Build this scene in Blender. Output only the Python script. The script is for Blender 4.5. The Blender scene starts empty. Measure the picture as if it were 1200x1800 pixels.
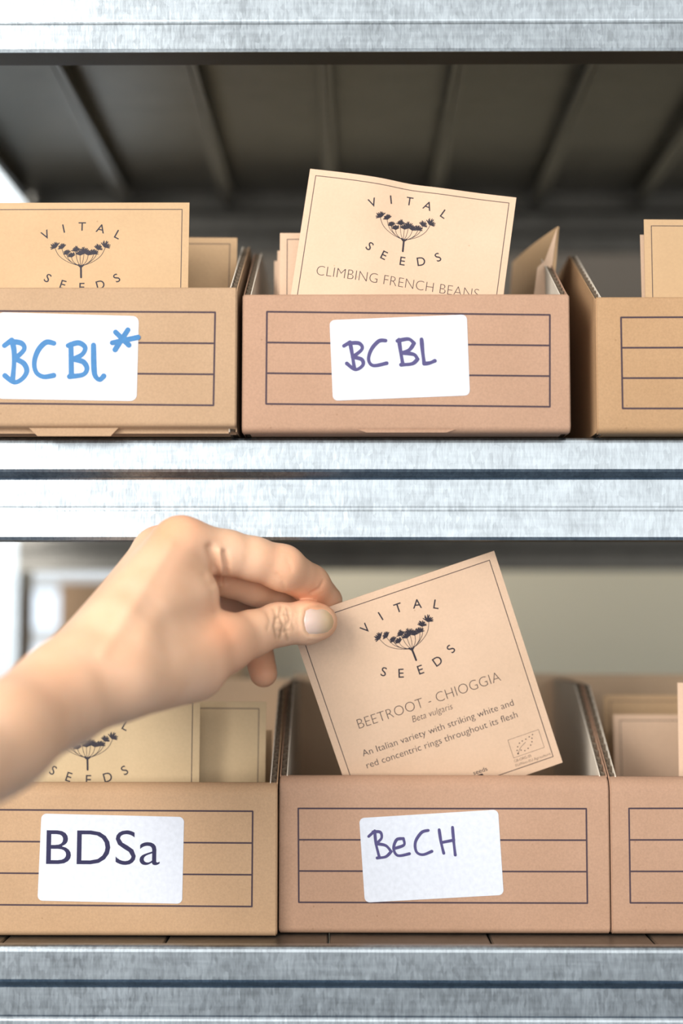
import bpy, bmesh, math, random
import numpy as np
from mathutils import Vector, Matrix

random.seed(7)
SC = bpy.context.scene
COL = SC.collection

# ------------------------------------------------------------------ camera
D = 0.78                 # lens to front of the shelving
FPX = 2600.0             # focal length in pixels of the 1200x1800 frame
CZ = 1.40                # lens height above the floor
CAM = Vector((0.0, -D, CZ))
_y = Vector((20.0, -200.0, -FPX)).normalized()
_z = (Vector((0, 1, 0)) - _y * _y.y).normalized()
_x = _y.cross(_z)
W2C = Matrix((( _x.x, _y.x, _z.x), (_x.y, _y.y, _z.y), (_x.z, _y.z, _z.z)))
C2W = W2C.transposed()
cd = bpy.data.cameras.new('camera')
cam = bpy.data.objects.new('camera', cd)
COL.objects.link(cam)
cam.matrix_world = Matrix.Translation(CAM) @ C2W.to_4x4()
cd.sensor_fit = 'VERTICAL'
cd.sensor_height = 36.0
cd.sensor_width = 24.0
cd.lens = 36.0 * FPX / 1800.0
cd.clip_start = 0.02
cd.clip_end = 50
cd.dof.use_dof = True
cd.dof.focus_distance = D + 0.012
cd.dof.aperture_fstop = 2.3
SC.camera = cam

# ------------------------------------------------------------------ light and exposure
SC.view_settings.view_transform = 'Standard'
SC.view_settings.look = 'None'
SC.view_settings.gamma = 1.0
SC.view_settings.use_curve_mapping = False
SC.view_settings.exposure = 0.0
SC.cycles.use_denoising = True
SC.cycles.max_bounces = 10
SC.cycles.diffuse_bounces = 5
SC.cycles.sample_clamp_indirect = 6.0

world = bpy.data.worlds.new('world')
SC.world = world
world.use_nodes = True
wb = world.node_tree.nodes['Background']
wb.inputs[0].default_value = (0.80, 0.90, 1.0, 1)
wb.inputs[1].default_value = 2.0


def area(name, loc, target, sx, sy, power, col):
    l = bpy.data.lights.new(name, 'AREA')
    l.shape = 'RECTANGLE'
    l.size, l.size_y = sx, sy
    l.energy = power
    l.color = col
    o = bpy.data.objects.new(name, l)
    COL.objects.link(o)
    o.location = loc
    o.rotation_euler = (Vector(target) - Vector(loc)).to_track_quat('-Z', 'Y').to_euler()
    return o


area('window_band_daylight', (0.0, -2.95, 2.0), (0.0, 0.0, 2.0), 5.4, 2.26, 106, (0.99, 0.99, 0.985))
area('left_window_daylight', (-1.6, -2.0, 1.70), (-0.1, 0.0, 1.40), 1.2, 1.1, 15, (1.0, 0.98, 0.95))
area('hand_key_light', (-0.9, -1.15, 2.0), (-0.1, -0.1, 1.36), 0.7, 0.7, 20, (1.0, 0.975, 0.94))  # added lamp that lights the hand from the upper left, no window there


# ------------------------------------------------------------------ helpers
def P(u, v, y):
    """the point of the plane at depth y that lies behind pixel (u, v) of the photograph"""
    d = C2W @ Vector(((u - 600.0) / FPX, -(v - 900.0) / FPX, -1.0))
    t = (y + D) / d.y
    return CAM + d * t


def S(y):
    return (D + y) / FPX


def link(o, parent=None):
    COL.objects.link(o)
    if parent is not None:
        o.parent = parent
    return o


def tag(o, label=None, cat=None, group=None, kind=None):
    if label: o['label'] = label
    if cat: o['category'] = cat
    if group: o['group'] = group
    if kind: o['kind'] = kind
    return o


def thing(name, loc, label, cat, group=None):
    o = bpy.data.objects.new(name, None)
    o.empty_display_size = 0.02
    link(o)
    o.location = loc
    return tag(o, label, cat, group)


def part_empty(name, parent):
    o = bpy.data.objects.new(name, None)
    o.empty_display_size = 0.02
    return link(o, parent)


def obj(name, bm, mat, parent=None, smooth=False):
    me = bpy.data.meshes.new(name)
    bm.normal_update()
    bm.to_mesh(me)
    bm.free()
    me.materials.append(mat)
    if smooth:
        for p in me.polygons: p.use_smooth = True
    return link(bpy.data.objects.new(name, me), parent)


def box(bm, x0, x1, y0, y1, z0, z1):
    v = [bm.verts.new((x, y, z)) for x in (x0, x1) for y in (y0, y1) for z in (z0, z1)]
    for f in ((0, 1, 3, 2), (4, 6, 7, 5), (0, 4, 5, 1), (2, 3, 7, 6), (0, 2, 6, 4), (1, 5, 7, 3)):
        bm.faces.new([v[i] for i in f])


def extrude_yz(bm, prof, x0, x1, seg=1):
    """closed (y, z) outline pushed along x"""
    rings = []
    for i in range(seg + 1):
        x = x0 + (x1 - x0) * i / seg
        rings.append([bm.verts.new((x, p[0], p[1])) for p in prof])
    n = len(prof)
    for a, b in zip(rings[:-1], rings[1:]):
        for i in range(n):
            bm.faces.new((a[i], a[(i + 1) % n], b[(i + 1) % n], b[i]))
    bm.faces.new(rings[0]); bm.faces.new(rings[-1])
    bmesh.ops.recalc_face_normals(bm, faces=bm.faces)


def extrude_xz(bm, prof, y0, y1):
    a = [bm.verts.new((p[0], y0, p[1])) for p in prof]
    b = [bm.verts.new((p[0], y1, p[1])) for p in prof]
    n = len(prof)
    for i in range(n):
        bm.faces.new((a[i], a[(i + 1) % n], b[(i + 1) % n], b[i]))
    bm.faces.new(a); bm.faces.new(b)
    bmesh.ops.recalc_face_normals(bm, faces=bm.faces)


# ------------------------------------------------------------------ materials
def new_mat(name):
    m = bpy.data.materials.new(name)
    m.use_nodes = True
    nt = m.node_tree
    b = nt.nodes['Principled BSDF']
    return m, nt, b


def node(nt, t, **kw):
    n = nt.nodes.new(t)
    for k, v in kw.items():
        if k in n.inputs: n.inputs[k].default_value = v
        else: setattr(n, k, v)
    return n


def coords(nt, scale=(1, 1, 1)):
    tc = node(nt, 'ShaderNodeTexCoord')
    mp = node(nt, 'ShaderNodeMapping')
    mp.inputs['Scale'].default_value = scale
    nt.links.new(tc.outputs['Object'], mp.inputs['Vector'])
    return mp


def ramp(nt, fac, stops):
    r = node(nt, 'ShaderNodeValToRGB')
    e = r.color_ramp.elements
    while len(e) < len(stops): e.new(0.5)
    for el, (p, c) in zip(e, stops):
        el.position = p
        el.color = (c[0], c[1], c[2], 1)
    nt.links.new(fac, r.inputs['Fac'])
    return r


def paper_mat(name, col, var=0.10, rough=0.75, fine=900, speck=True, bump=0.15):
    m, nt, b = new_mat(name)
    mp = coords(nt)
    n1 = node(nt, 'ShaderNodeTexNoise', Scale=fine, Detail=5.0, Roughness=0.6)
    n2 = node(nt, 'ShaderNodeTexNoise', Scale=28.0, Detail=3.0)
    nt.links.new(mp.outputs[0], n1.inputs['Vector'])
    nt.links.new(mp.outputs[0], n2.inputs['Vector'])
    lo = [c * (1 - var) for c in col]; hi = [min(1, c * (1 + var)) for c in col]
    r1 = ramp(nt, n1.outputs['Fac'], [(0.30, lo), (0.70, hi)])
    r2 = ramp(nt, n2.outputs['Fac'], [(0.30, (0.93, 0.92, 0.90)), (0.70, (1.0, 1.0, 1.0))])
    mx = node(nt, 'ShaderNodeMixRGB', blend_type='MULTIPLY'); mx.inputs[0].default_value = 1.0
    nt.links.new(r1.outputs[0], mx.inputs[1]); nt.links.new(r2.outputs[0], mx.inputs[2])
    out = mx.outputs[0]
    if speck:
        vo = node(nt, 'ShaderNodeTexVoronoi', Scale=95.0)
        nt.links.new(mp.outputs[0], vo.inputs['Vector'])
        r3 = ramp(nt, vo.outputs['Distance'], [(0.025, (0.62, 0.55, 0.48)), (0.06, (1, 1, 1))])
        m2 = node(nt, 'ShaderNodeMixRGB', blend_type='MULTIPLY'); m2.inputs[0].default_value = 0.55
        nt.links.new(out, m2.inputs[1]); nt.links.new(r3.outputs[0], m2.inputs[2])
        out = m2.outputs[0]
    nt.links.new(out, b.inputs['Base Color'])
    b.inputs['Roughness'].default_value = rough
    b.inputs['Specular IOR Level'].default_value = 0.25
    bp = node(nt, 'ShaderNodeBump', Strength=bump, Distance=0.0004)
    nt.links.new(n1.outputs['Fac'], bp.inputs['Height'])
    nt.links.new(bp.outputs[0], b.inputs['Normal'])
    return m


def plain(name, col, rough=0.6, metal=0.0, spec=0.3):
    m, nt, b = new_mat(name)
    mp = coords(nt)
    n1 = node(nt, 'ShaderNodeTexNoise', Scale=400.0, Detail=2.0)
    nt.links.new(mp.outputs[0], n1.inputs['Vector'])
    r = ramp(nt, n1.outputs['Fac'], [(0.3, [c * 0.94 for c in col]), (0.7, [min(1, c * 1.04) for c in col])])
    nt.links.new(r.outputs[0], b.inputs['Base Color'])
    b.inputs['Roughness'].default_value = rough
    b.inputs['Metallic'].default_value = metal
    b.inputs['Specular IOR Level'].default_value = spec
    return m


def zinc(name, base=(0.66, 0.69, 0.71), rough=0.42, var=0.16):
    m, nt, b = new_mat(name)
    mp = coords(nt, (520, 520, 210))
    vo = node(nt, 'ShaderNodeTexVoronoi', Scale=1.0)
    nt.links.new(mp.outputs[0], vo.inputs['Vector'])
    sep = node(nt, 'ShaderNodeSeparateColor')
    nt.links.new(vo.outputs['Color'], sep.inputs[0])
    mp2 = coords(nt, (900, 900, 130))
    n1 = node(nt, 'ShaderNodeTexNoise', Scale=1.0, Detail=4.0, Roughness=0.6)
    nt.links.new(mp2.outputs[0], n1.inputs['Vector'])
    mp3 = coords(nt, (25, 60, 420))
    n2 = node(nt, 'ShaderNodeTexNoise', Scale=1.0, Detail=4.0)
    nt.links.new(mp3.outputs[0], n2.inputs['Vector'])
    mp4 = coords(nt, (45, 45, 45))
    n3 = node(nt, 'ShaderNodeTexNoise', Scale=1.0, Detail=3.0)
    nt.links.new(mp4.outputs[0], n3.inputs['Vector'])

    def madd(src, k, add):
        a = node(nt, 'ShaderNodeMath', operation='MULTIPLY_ADD'); a.inputs[1].default_value = k
        nt.links.new(src, a.inputs[0])
        if isinstance(add, float): a.inputs[2].default_value = add
        else: nt.links.new(add, a.inputs[2])
        return a.outputs[0]
    f = madd(n3.outputs['Fac'], 0.5, madd(n2.outputs['Fac'], 0.35, madd(n1.outputs['Fac'], 0.75, madd(sep.outputs[0], 0.20, -0.40))))
    r = ramp(nt, f, [(0.25, [c * (1 - var) for c in base]), (0.75, [min(1, c * (1 + var)) for c in base])])
    nt.links.new(r.outputs[0], b.inputs['Base Color'])
    b.inputs['Metallic'].default_value = 1.0
    r2 = node(nt, 'ShaderNodeMapRange'); r2.inputs['To Min'].default_value = rough - 0.05; r2.inputs['To Max'].default_value = rough + 0.10
    nt.links.new(f, r2.inputs['Value'])
    nt.links.new(r2.outputs[0], b.inputs['Roughness'])
    bp = node(nt, 'ShaderNodeBump', Strength=0.25, Distance=0.0003)
    nt.links.new(f, bp.inputs['Height'])
    nt.links.new(bp.outputs[0], b.inputs['Normal'])
    return m


M = {}
M['card_pink'] = paper_mat('cardboard_pinkish', (0.445, 0.268, 0.176), 0.085)
M['card_tan'] = paper_mat('cardboard_tan', (0.44, 0.285, 0.17), 0.08)
M['card_gold'] = paper_mat('cardboard_golden', (0.455, 0.275, 0.145), 0.085)
M['card_brown'] = paper_mat('cardboard_brown', (0.49, 0.31, 0.18), 0.08)
M['card_lit'] = paper_mat('cardboard_lit_back', (0.66, 0.47, 0.31), 0.08)  # back panels made lighter to stand in for light inside the boxes
M['flute_shaded'] = paper_mat('cardboard_fluting_shaded', (0.13, 0.095, 0.065), 0.1, speck=False)  # shade of the open channels darkened into the colour
M['liner'] = paper_mat('cardboard_inner_liner', (0.76, 0.66, 0.54), 0.05, rough=0.95, speck=False)
M['kraft_light'] = paper_mat('kraft_paper_light', (0.67, 0.46, 0.315), 0.035, 0.62, 700, bump=0.05)
M['kraft_warm'] = paper_mat('kraft_paper_warm', (0.53, 0.345, 0.19), 0.035, 0.62, 700, bump=0.05)
M['kraft_olive'] = paper_mat('kraft_paper_olive', (0.56, 0.415, 0.245), 0.035, 0.62, 700, bump=0.05)
M['kraft_edge'] = paper_mat('kraft_paper_edge', (0.72, 0.56, 0.40), 0.03, 0.7, 700, speck=False)
M['ink'] = plain('printing_ink', (0.028, 0.022, 0.030), 0.6)
M['ink_soft'] = plain('printing_ink_fine', (0.075, 0.050, 0.045), 0.6)
M['ink_box'] = plain('box_printing_ink', (0.060, 0.036, 0.045), 0.7)
M['sticker'] = plain('sticker_paper', (0.64, 0.655, 0.705), 0.45)
M['pen_blue'] = plain('marker_blue', (0.035, 0.165, 0.37), 0.5)
M['pen_violet'] = plain('marker_violet', (0.07, 0.058, 0.165), 0.5)
M['pen_navy'] = plain('sticker_print_navy', (0.018, 0.015, 0.060), 0.5)
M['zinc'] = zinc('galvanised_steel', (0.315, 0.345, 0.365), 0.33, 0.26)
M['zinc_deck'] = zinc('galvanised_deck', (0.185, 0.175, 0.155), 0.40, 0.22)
M['zinc_shaded'] = zinc('shaded_steel_flange', (0.055, 0.045, 0.036), 0.5, 0.2)  # same steel as the beam, with the underside shade put into its colour
M['wall'] = plain('plaster_wall', (0.90, 0.79, 0.58), 0.9)
M['ceil'] = plain('grey_paint', (0.29, 0.335, 0.37), 0.9)
M['ceil_white'] = plain('white_ceiling', (0.72, 0.73, 0.73), 0.9)
M['wall_shade'] = plain('wall_shade_dark', (0.15, 0.125, 0.10), 0.8)  # dark tone of the added board that imitates wall shade
M['bars'] = plain('pale_window_bars', (0.62, 0.65, 0.67), 0.5)
M['floor'] = plain('concrete_floor', (0.08, 0.15, 0.25), 0.7)
M['white_paint'] = plain('white_painted_wood', (0.78, 0.79, 0.78), 0.4)


# ------------------------------------------------------------------ flat printing: strokes, text
_stroke_no = [0]

def stroke(bm, pts, w, y=0.0, taper=None, thick=0.00004, n=10):
    """a pen stroke with round ends, in the x-z plane facing -y; pts in metres"""
    pts = [Vector((p[0], p[1])) for p in pts]
    q = [pts[0]]
    for p in pts[1:]:
        if (p - q[-1]).length > 1e-7: q.append(p)
    pts = q
    L, R = [], []
    k = len(pts)
    for i, p in enumerate(pts):
        if k == 1: t = Vector((1, 0))
        elif i == 0: t = pts[1] - pts[0]
        elif i == k - 1: t = pts[-1] - pts[-2]
        else: t = (pts[i + 1] - p).normalized() + (p - pts[i - 1]).normalized()
        if t.length < 1e-9: t = pts[i] - pts[i - 1]
        t.normalize()
        nrm = Vector((-t.y, t.x))
        r = w / 2 * (taper(i / max(1, k - 1)) if taper else 1.0)
        L.append(p + nrm * r); R.append(p - nrm * r)
    y -= 6e-6 * (_stroke_no[0] % 9); _stroke_no[0] += 1
    vl = [bm.verts.new((p.x, y, p.y)) for p in L]
    vr = [bm.verts.new((p.x, y, p.y)) for p in R]
    for i in range(k - 1):
        bm.faces.new((vl[i], vr[i], vr[i + 1], vl[i + 1]))
    for c, i, sg in ((pts[0], 0, 1), (pts[-1], -1, -1)):
        a, b = (vl[i], vr[i]) if sg > 0 else (vr[i], vl[i])
        pa = Vector((a.co.x, a.co.z)) - c
        arc = []
        for q in range(1, n // 2 + 1):
            t = math.pi * q / (n // 2 + 1)
            arc.append(bm.verts.new((c.x + pa.x * math.cos(t) - pa.y * math.sin(t), y, c.y + pa.x * math.sin(t) + pa.y * math.cos(t))))
        bm.faces.new([a] + arc + [b])


def smooth_poly(pts, sub=6):
    """Catmull-Rom through pts"""
    if len(pts) < 3: return pts
    p = [pts[0]] + list(pts) + [pts[-1]]
    out = []
    for i in range(1, len(p) - 2):
        a, b, c, d = (Vector(q) for q in p[i - 1:i + 3])
        for s in range(sub):
            t = s / sub
            out.append(0.5 * ((2 * b) + (c - a) * t + (2 * a - 5 * b + 4 * c - d) * t * t + (3 * b - a - 3 * c + d) * t ** 3))
    out.append(Vector(pts[-1]))
    return out


_font_cache = {}


def text_polys(s, size, thin=0.0, spacing=1.0, shear=0.0):
    key = (s, round(size, 6), thin, spacing, shear)
    if key not in _font_cache:
        cu = bpy.data.curves.new('lettering', 'FONT')
        cu.body = s
        cu.size = size
        cu.offset = thin * size
        cu.space_character = spacing
        cu.shear = shear
        cu.resolution_u = 4
        o = bpy.data.objects.new('lettering', cu)
        COL.objects.link(o)
        dg = bpy.context.evaluated_depsgraph_get()
        me = bpy.data.meshes.new_from_object(o.evaluated_get(dg))
        _font_cache[key] = ([tuple(v.co[:2]) for v in me.vertices], [tuple(p.vertices) for p in me.polygons])
        bpy.data.objects.remove(o); bpy.data.curves.remove(cu); bpy.data.meshes.remove(me)
    return _font_cache[key]


def put_text(bm, s, x, z, cap, width=None, rot=0.0, center=False, y=0.0, thin=0.0, spacing=1.0, shear=0.0, xs=1.0):
    """cap = capital height; (x, z) = start of baseline, or middle of the letters when center"""
    size = cap / 0.727
    vs, fs = text_polys(s, size, thin, spacing, shear)
    xsx = [p[0] for p in vs]
    x0, x1 = min(xsx), max(xsx)
    k = (width / (x1 - x0)) if width else xs
    c, sn = math.cos(rot), math.sin(rot)
    nv = []
    for (px, pz) in vs:
        px = (px - x0) * k
        if center:
            px -= (x1 - x0) * k / 2; pz -= cap / 2
        nv.append(bm.verts.new((x + px * c - pz * sn, y, z + px * sn + pz * c)))
    for f in fs:
        try: bm.faces.new([nv[i] for i in f])
        except ValueError: pass


def bend(bm, fn):
    for v in bm.verts: v.co.y += fn(v.co.x, v.co.z)


# ------------------------------------------------------------------ seed packet
U = 0.1155 / 380.0       # one unit of the packet artwork in metres (packet is 380 x 398 units)


def seed_packet(label, corner, ex, down, wid, hei, print_=None, mat='kraft_light', bulge=0.0012, art=1.0,
                title=None, base_y=222, latin=None, lines=(), mark=False, fn=None, group=None, border_in=13, artdx=0.0, artdy=0.0):
    """corner = top left corner in the world; ex, down = unit vectors along top edge and left edge"""
    ex = Vector(ex).normalized()
    down = Vector(down); down = (down - ex * down.dot(ex)).normalized()
    up = -down
    yv = up.cross(ex)                       # local +y, away from the viewer
    mid = Vector(corner) + ex * wid / 2 + down * hei
    t = thing('seed_packet', mid, label, 'seed packet', group)
    t.matrix_world = Matrix((( ex.x, yv.x, up.x, mid.x), (ex.y, yv.y, up.y, mid.y), (ex.z, yv.z, up.z, mid.z), (0, 0, 0, 1)))
    fn = fn or (lambda x, z: 0.0)
    hw = wid / 2

    def front(x, z):
        a = max(0.0, 1 - (abs(x) / hw) ** 2.2); b = max(0.0, 1 - abs((z - hei * 0.45) / (hei * 0.56)) ** 2.4)
        return -0.0003 - bulge * a * b + fn(x, z)

    def back(x, z):
        a = max(0.0, 1 - (abs(x) / hw) ** 2.2); b = max(0.0, 1 - abs((z - hei * 0.45) / (hei * 0.56)) ** 2.4)
        return 0.0003 + bulge * a * b + fn(x, z)
    bm = bmesh.new()
    N = 22
    gf = [[None] * (N + 1) for _ in range(N + 1)]; gb = [[None] * (N + 1) for _ in range(N + 1)]
    for i in range(N + 1):
        for j in range(N + 1):
            x = -hw + wid * i / N; z = hei * j / N
            gf[i][j] = bm.verts.new((x, front(x, z), z)); gb[i][j] = bm.verts.new((x, back(x, z), z))
    for i in range(N):
        for j in range(N):
            bm.faces.new((gf[i][j], gf[i + 1][j], gf[i + 1][j + 1], gf[i][j + 1]))
            bm.faces.new((gb[i][j], gb[i][j + 1], gb[i + 1][j + 1], gb[i + 1][j]))
    for i in range(N):
        for a, b, c, d in (((i, 0), (i + 1, 0), 0, 0), ((i, N), (i + 1, N), 0, 0), ((0, i), (0, i + 1), 0, 0), ((N, i), (N, i + 1), 0, 0)):
            bm.faces.new((gf[a[0]][a[1]], gf[b[0]][b[1]], gb[b[0]][b[1]], gb[a[0]][a[1]]))
    bmesh.ops.recalc_face_normals(bm, faces=bm.faces)
    e = obj('envelope', bm, M[mat], t, True)
    e.data.set_sharp_from_angle(angle=math.radians(50))
    up_ = 0.00006
    sx = wid / 380.0; sz = hei / 398.0

    def to(X, Y):                           # artwork units -> local x, z
        return (-hw + X * sx, hei - Y * sz)

    def done(name, bm, m):
        bend(bm, lambda x, z: front(x, z) - up_)
        obj(name, bm, M[m], t)
    # border
    bm = bmesh.new()
    b = border_in
    for (a, c) in (((b, b), (380 - b, b)), ((380 - b, b), (380 - b, 398 - b - 3)), ((b, 398 - b - 3), (380 - b, 398 - b - 3)), ((b, b), (b, 398 - b - 3))):
        n = 24
        stroke(bm, [to(a[0] + (c[0] - a[0]) * i / n, a[1] + (c[1] - a[1]) * i / n) for i in range(n + 1)], 1.35 * sx, n=6)
    done('printed_border', bm, 'ink_soft')
    if not print_: return t

    def A(X, Y):                            # emblem scaled about its centre line
        return to(190 + (X - 190) * art + artdx, 98 + (Y - 98) * art - (1 - art) * 58 + artdy)
    # brand letters on two arcs
    bm = bmesh.new()
    for ch, ang in zip('VITAL', (27, 13.4, 0, -13.6, -27)):
        a = math.radians(ang)
        x, z = A(188 - 146 * math.sin(a), 186 - 146 * math.cos(a))
        put_text(bm, ch, x, z, 17.0 * sx * art, rot=a, center=True, thin=0.004)
    done('upper_lettering', bm, 'ink')
    bm = bmesh.new()
    for ch, ang in zip('SEEDS', (-31, -16.5, 0, 16, 31)):
        a = math.radians(ang)
        x, z = A(191 + 121 * math.sin(a), 35 + 121 * math.cos(a))
        put_text(bm, ch, x, z, 17.0 * sx * art, rot=a, center=True, thin=0.004)
    done('lower_lettering', bm, 'ink')
    # umbel flower
    bm = bmesh.new()
    heads = [(139, 76, 7.5, -38), (152, 78.5, 6, -30), (161, 90, 5.5, -25), (170, 95, 6, -16), (178, 84, 6.5, -10), (186, 91, 7, -4), (193, 86, 8, 2),
             (201, 91, 6.5, 10), (211, 89, 7, 16), (219, 80, 7, 26), (232, 75, 8, 34)]
    J = (188, 117)
    rnd = random.Random(3)
    for hx, hy, r, tilt in heads:
        r *= 1.22
        bx, by = hx, hy + r * 0.5
        pts = smooth_poly([J] + [(J[0] + (bx - J[0]) * fx, J[1] - (J[1] - by) * fy) for fx, fy in ((0.47, 0.22), (0.82, 0.55), (1, 1))], 5)
        stroke(bm, [A(p[0], p[1]) for p in pts], 0.85 * sx * art, n=6)
        tr = math.radians(tilt)
        for k in range(9):
            a = tr + math.radians(-75 + 150 * k / 8) + rnd.uniform(-.07, .07)
            ln = r * rnd.uniform(0.85, 1.12)
            base = (hx - math.sin(tr) * r * 0.35, hy + r * 0.45)
            tip = (base[0] + math.sin(a) * ln, base[1] - math.cos(a) * ln * 1.02)
            stroke(bm, [A(base[0] + (tip[0] - base[0]) * s / 3, base[1] + (tip[1] - base[1]) * s / 3) for s in range(4)], 2.7 * sx * art,
                   taper=lambda f: 1.15 - 0.55 * f, n=6)
    stroke(bm, [A(188, 116), A(188.5, 126), A(189, 138)], 3.4 * sx * art, n=8)
    for dx in (-4.5, 4.5):
        stroke(bm, [A(188 + dx, 114.5), A(188, 119)], 3.0 * sx * art, n=6)
    done('flower_emblem', bm, 'ink')
    if title:
        bm = bmesh.new()
        w = 266 if len(title) < 20 else 296
        x, z = to(190 - w / 2 - 2, base_y)
        put_text(bm, title, x, z, 19.5 * sx, width=w * sx, thin=-0.021)
        done('title_lettering', bm, 'ink_soft')
    if latin:
        bm = bmesh.new()
        x, z = to(149, 241.5)
        put_text(bm, latin, x, z, 12.5 * sx, width=75 * sx, thin=-0.012, shear=0.18)
        done('latin_name_lettering', bm, 'ink_soft')
    if lines:
        bm = bmesh.new()
        for i, s in enumerate(lines):
            x, z = to(46, 271 + 22.5 * i)
            put_text(bm, s, x, z, 12.6 * sx, width=283 * sx, thin=-0.009)
        done('description_lettering', bm, 'ink')
    if mark:
        bm = bmesh.new()
        x0, x1, y0, y1 = 299, 357, 327, 361
        for a, c in (((x0, y0), (x1, y0)), ((x1, y0), (x1, y1)), ((x1, y1), (x0, y1)), ((x0, y1), (x0, y0))):
            stroke(bm, [to(*a), to(*c)], 0.55 * sx, n=6)
        # leaf outlined with small dots, one vein
        leaf = [(309, 356), (309, 350), (312, 344), (317, 339), (323, 337), (330, 336), (337, 334), (344, 332), (341, 338), (339, 344), (335, 349), (329, 353), (322, 355), (316, 352)]
        for i, (lx, ly) in enumerate(leaf):
            c = to(lx, ly)
            stroke(bm, [c, (c[0] + 1e-5, c[1])], (3.2 if i == 0 else 2.3) * sx, n=8)
        stroke(bm, [to(*p) for p in smooth_poly([(309, 356), (317, 347), (328, 341)])], 0.7 * sx, n=6)
        for s, yy, w in (('GB-ORG-05', 369.5, 32), ('EU/Non-EU Agriculture', 377.5, 66)):
            x, z = to(298, yy)
            put_text(bm, s, x, z, 5.2 * sx, width=w * sx, thin=-0.012)
        done('certification_mark', bm, 'ink_soft')
        bm = bmesh.new()
        pts = [to(196, 377), to(240, 377), to(237, 369), to(205, 369)]
        bm.faces.new([bm.verts.new((p[0], 0, p[1])) for p in pts])
        x, z = to(222, 367)
        put_text(bm, 'seeds', x, z, 8.5 * sx, width=26 * sx)
        done('seed_count_lettering', bm, 'ink')
    return t


# ------------------------------------------------------------------ room
def structure(o):
    o['kind'] = 'structure'
    return o


WY = 0.80
bm = bmesh.new(); box(bm, -3, 3, -3.2, WY + 0.1, -0.1, 0); structure(obj('floor', bm, M['floor']))
bm = bmesh.new(); box(bm, -3, 3, -3.2, WY + 0.1, 3.4, 3.5); structure(obj('ceiling', bm, M['ceil_white']))
bm = bmesh.new(); box(bm, -3.1, -3, -3.2, WY + 0.1, 0, 3.4); structure(obj('wall_left', bm, M['ceil']))
bm = bmesh.new(); box(bm, 3, 3.1, -3.2, WY + 0.1, 0, 3.4); structure(obj('wall_right', bm, M['ceil']))
bm = bmesh.new(); box(bm, -3.1, 3.1, -3.3, -3.2, 0, 3.4); structure(obj('wall_front', bm, M['ceil']))
wx0, wx1, wz0, wz1 = -1.05, -0.222, 1.0, 1.9       # window opening in the wall behind
bm = bmesh.new()
box(bm, -3, wx0, WY, WY + 0.1, 0, 3.4); box(bm, wx1, 3, WY, WY + 0.1, 0, 3.4)
box(bm, wx0, wx1, WY, WY + 0.1, 0, wz0); box(bm, wx0, wx1, WY, WY + 0.1, wz1, 3.4)
structure(obj('wall_back', bm, M['wall']))
bm = bmesh.new(); box(bm, -0.16, 3, WY - 0.02, WY, 1.60, 2.25); structure(obj('shade_board_1', bm, M['wall_shade']))  # dark board added on the wall, stands in for shade in the upper gap
wn = bpy.data.objects.new('window_1', None); link(wn); wn.location = (wx0, WY, wz0); wn['kind'] = 'structure'
bm = bmesh.new()
ww, wh = wx1 - wx0, wz1 - wz0
for a in ((0, .04, .0, wh), (ww - .014, ww, 0, wh), (0, ww, 0, .04), (0, ww, wh - .04, wh), (ww * .5 - .02, ww * .5 + .02, 0, wh), (0, ww, .438, .458), (0, ww, .378, .396)):
    box(bm, a[0], a[1], 0.03, 0.07, a[2], a[3])
obj('window_frame', bm, M['bars'], wn)
glass, nt, b = new_mat('window_glass')
b.inputs['Transmission Weight'].default_value = 1.0
b.inputs['Roughness'].default_value = 0.05
b.inputs['IOR'].default_value = 1.02
bm = bmesh.new(); box(bm, .01, ww - .01, 0.048, 0.052, .02, wh - .02)
obj('window_glass', bm, glass, wn)

# ------------------------------------------------------------------ shelving
XL, XR = -0.278, 0.662
DEPTH = 0.45
PITCH = 0.0855
unit = thing('shelving_unit', ((XL + XR) / 2, DEPTH / 2, 0), 'galvanised steel shelving unit holding the rows of cardboard boxes', 'shelving')
unit_inv = Vector((-(XL + XR) / 2, -DEPTH / 2, 0))


def beam_profile(z, flip=False):
    o = [(0.0032, 0), (0.0018, -0.0002), (0.0008, -0.0008), (0.0002, -0.0018), (0.0, -0.0032), (0.0, -0.0172), (0.0006, -0.0186), (0.0030, -0.0206), (0.0042, -0.0214), (0.0048, -0.0224), (0.0048, -0.0364), (0.00492, -0.0374), (0.00485, -0.0384), (0.0046, -0.0394),
         (0.0040, -0.0530), (0.0046, -0.0546), (0.0056, -0.0546), (0.0054, -0.0525), (0.0054, -0.0400), (0.0072, -0.0386),
         (0.0072, -0.0372), (0.0058, -0.0358), (0.0058, -0.0214), (0.0050, -0.0198), (0.0018, -0.0178), (0.0010, -0.016), (0.0010, -0.0010), (0.0060, -0.0010), (0.0060, 0.0)]
    return [((DEPTH - y) if flip else y, z + h) for y, h in o]


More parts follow.
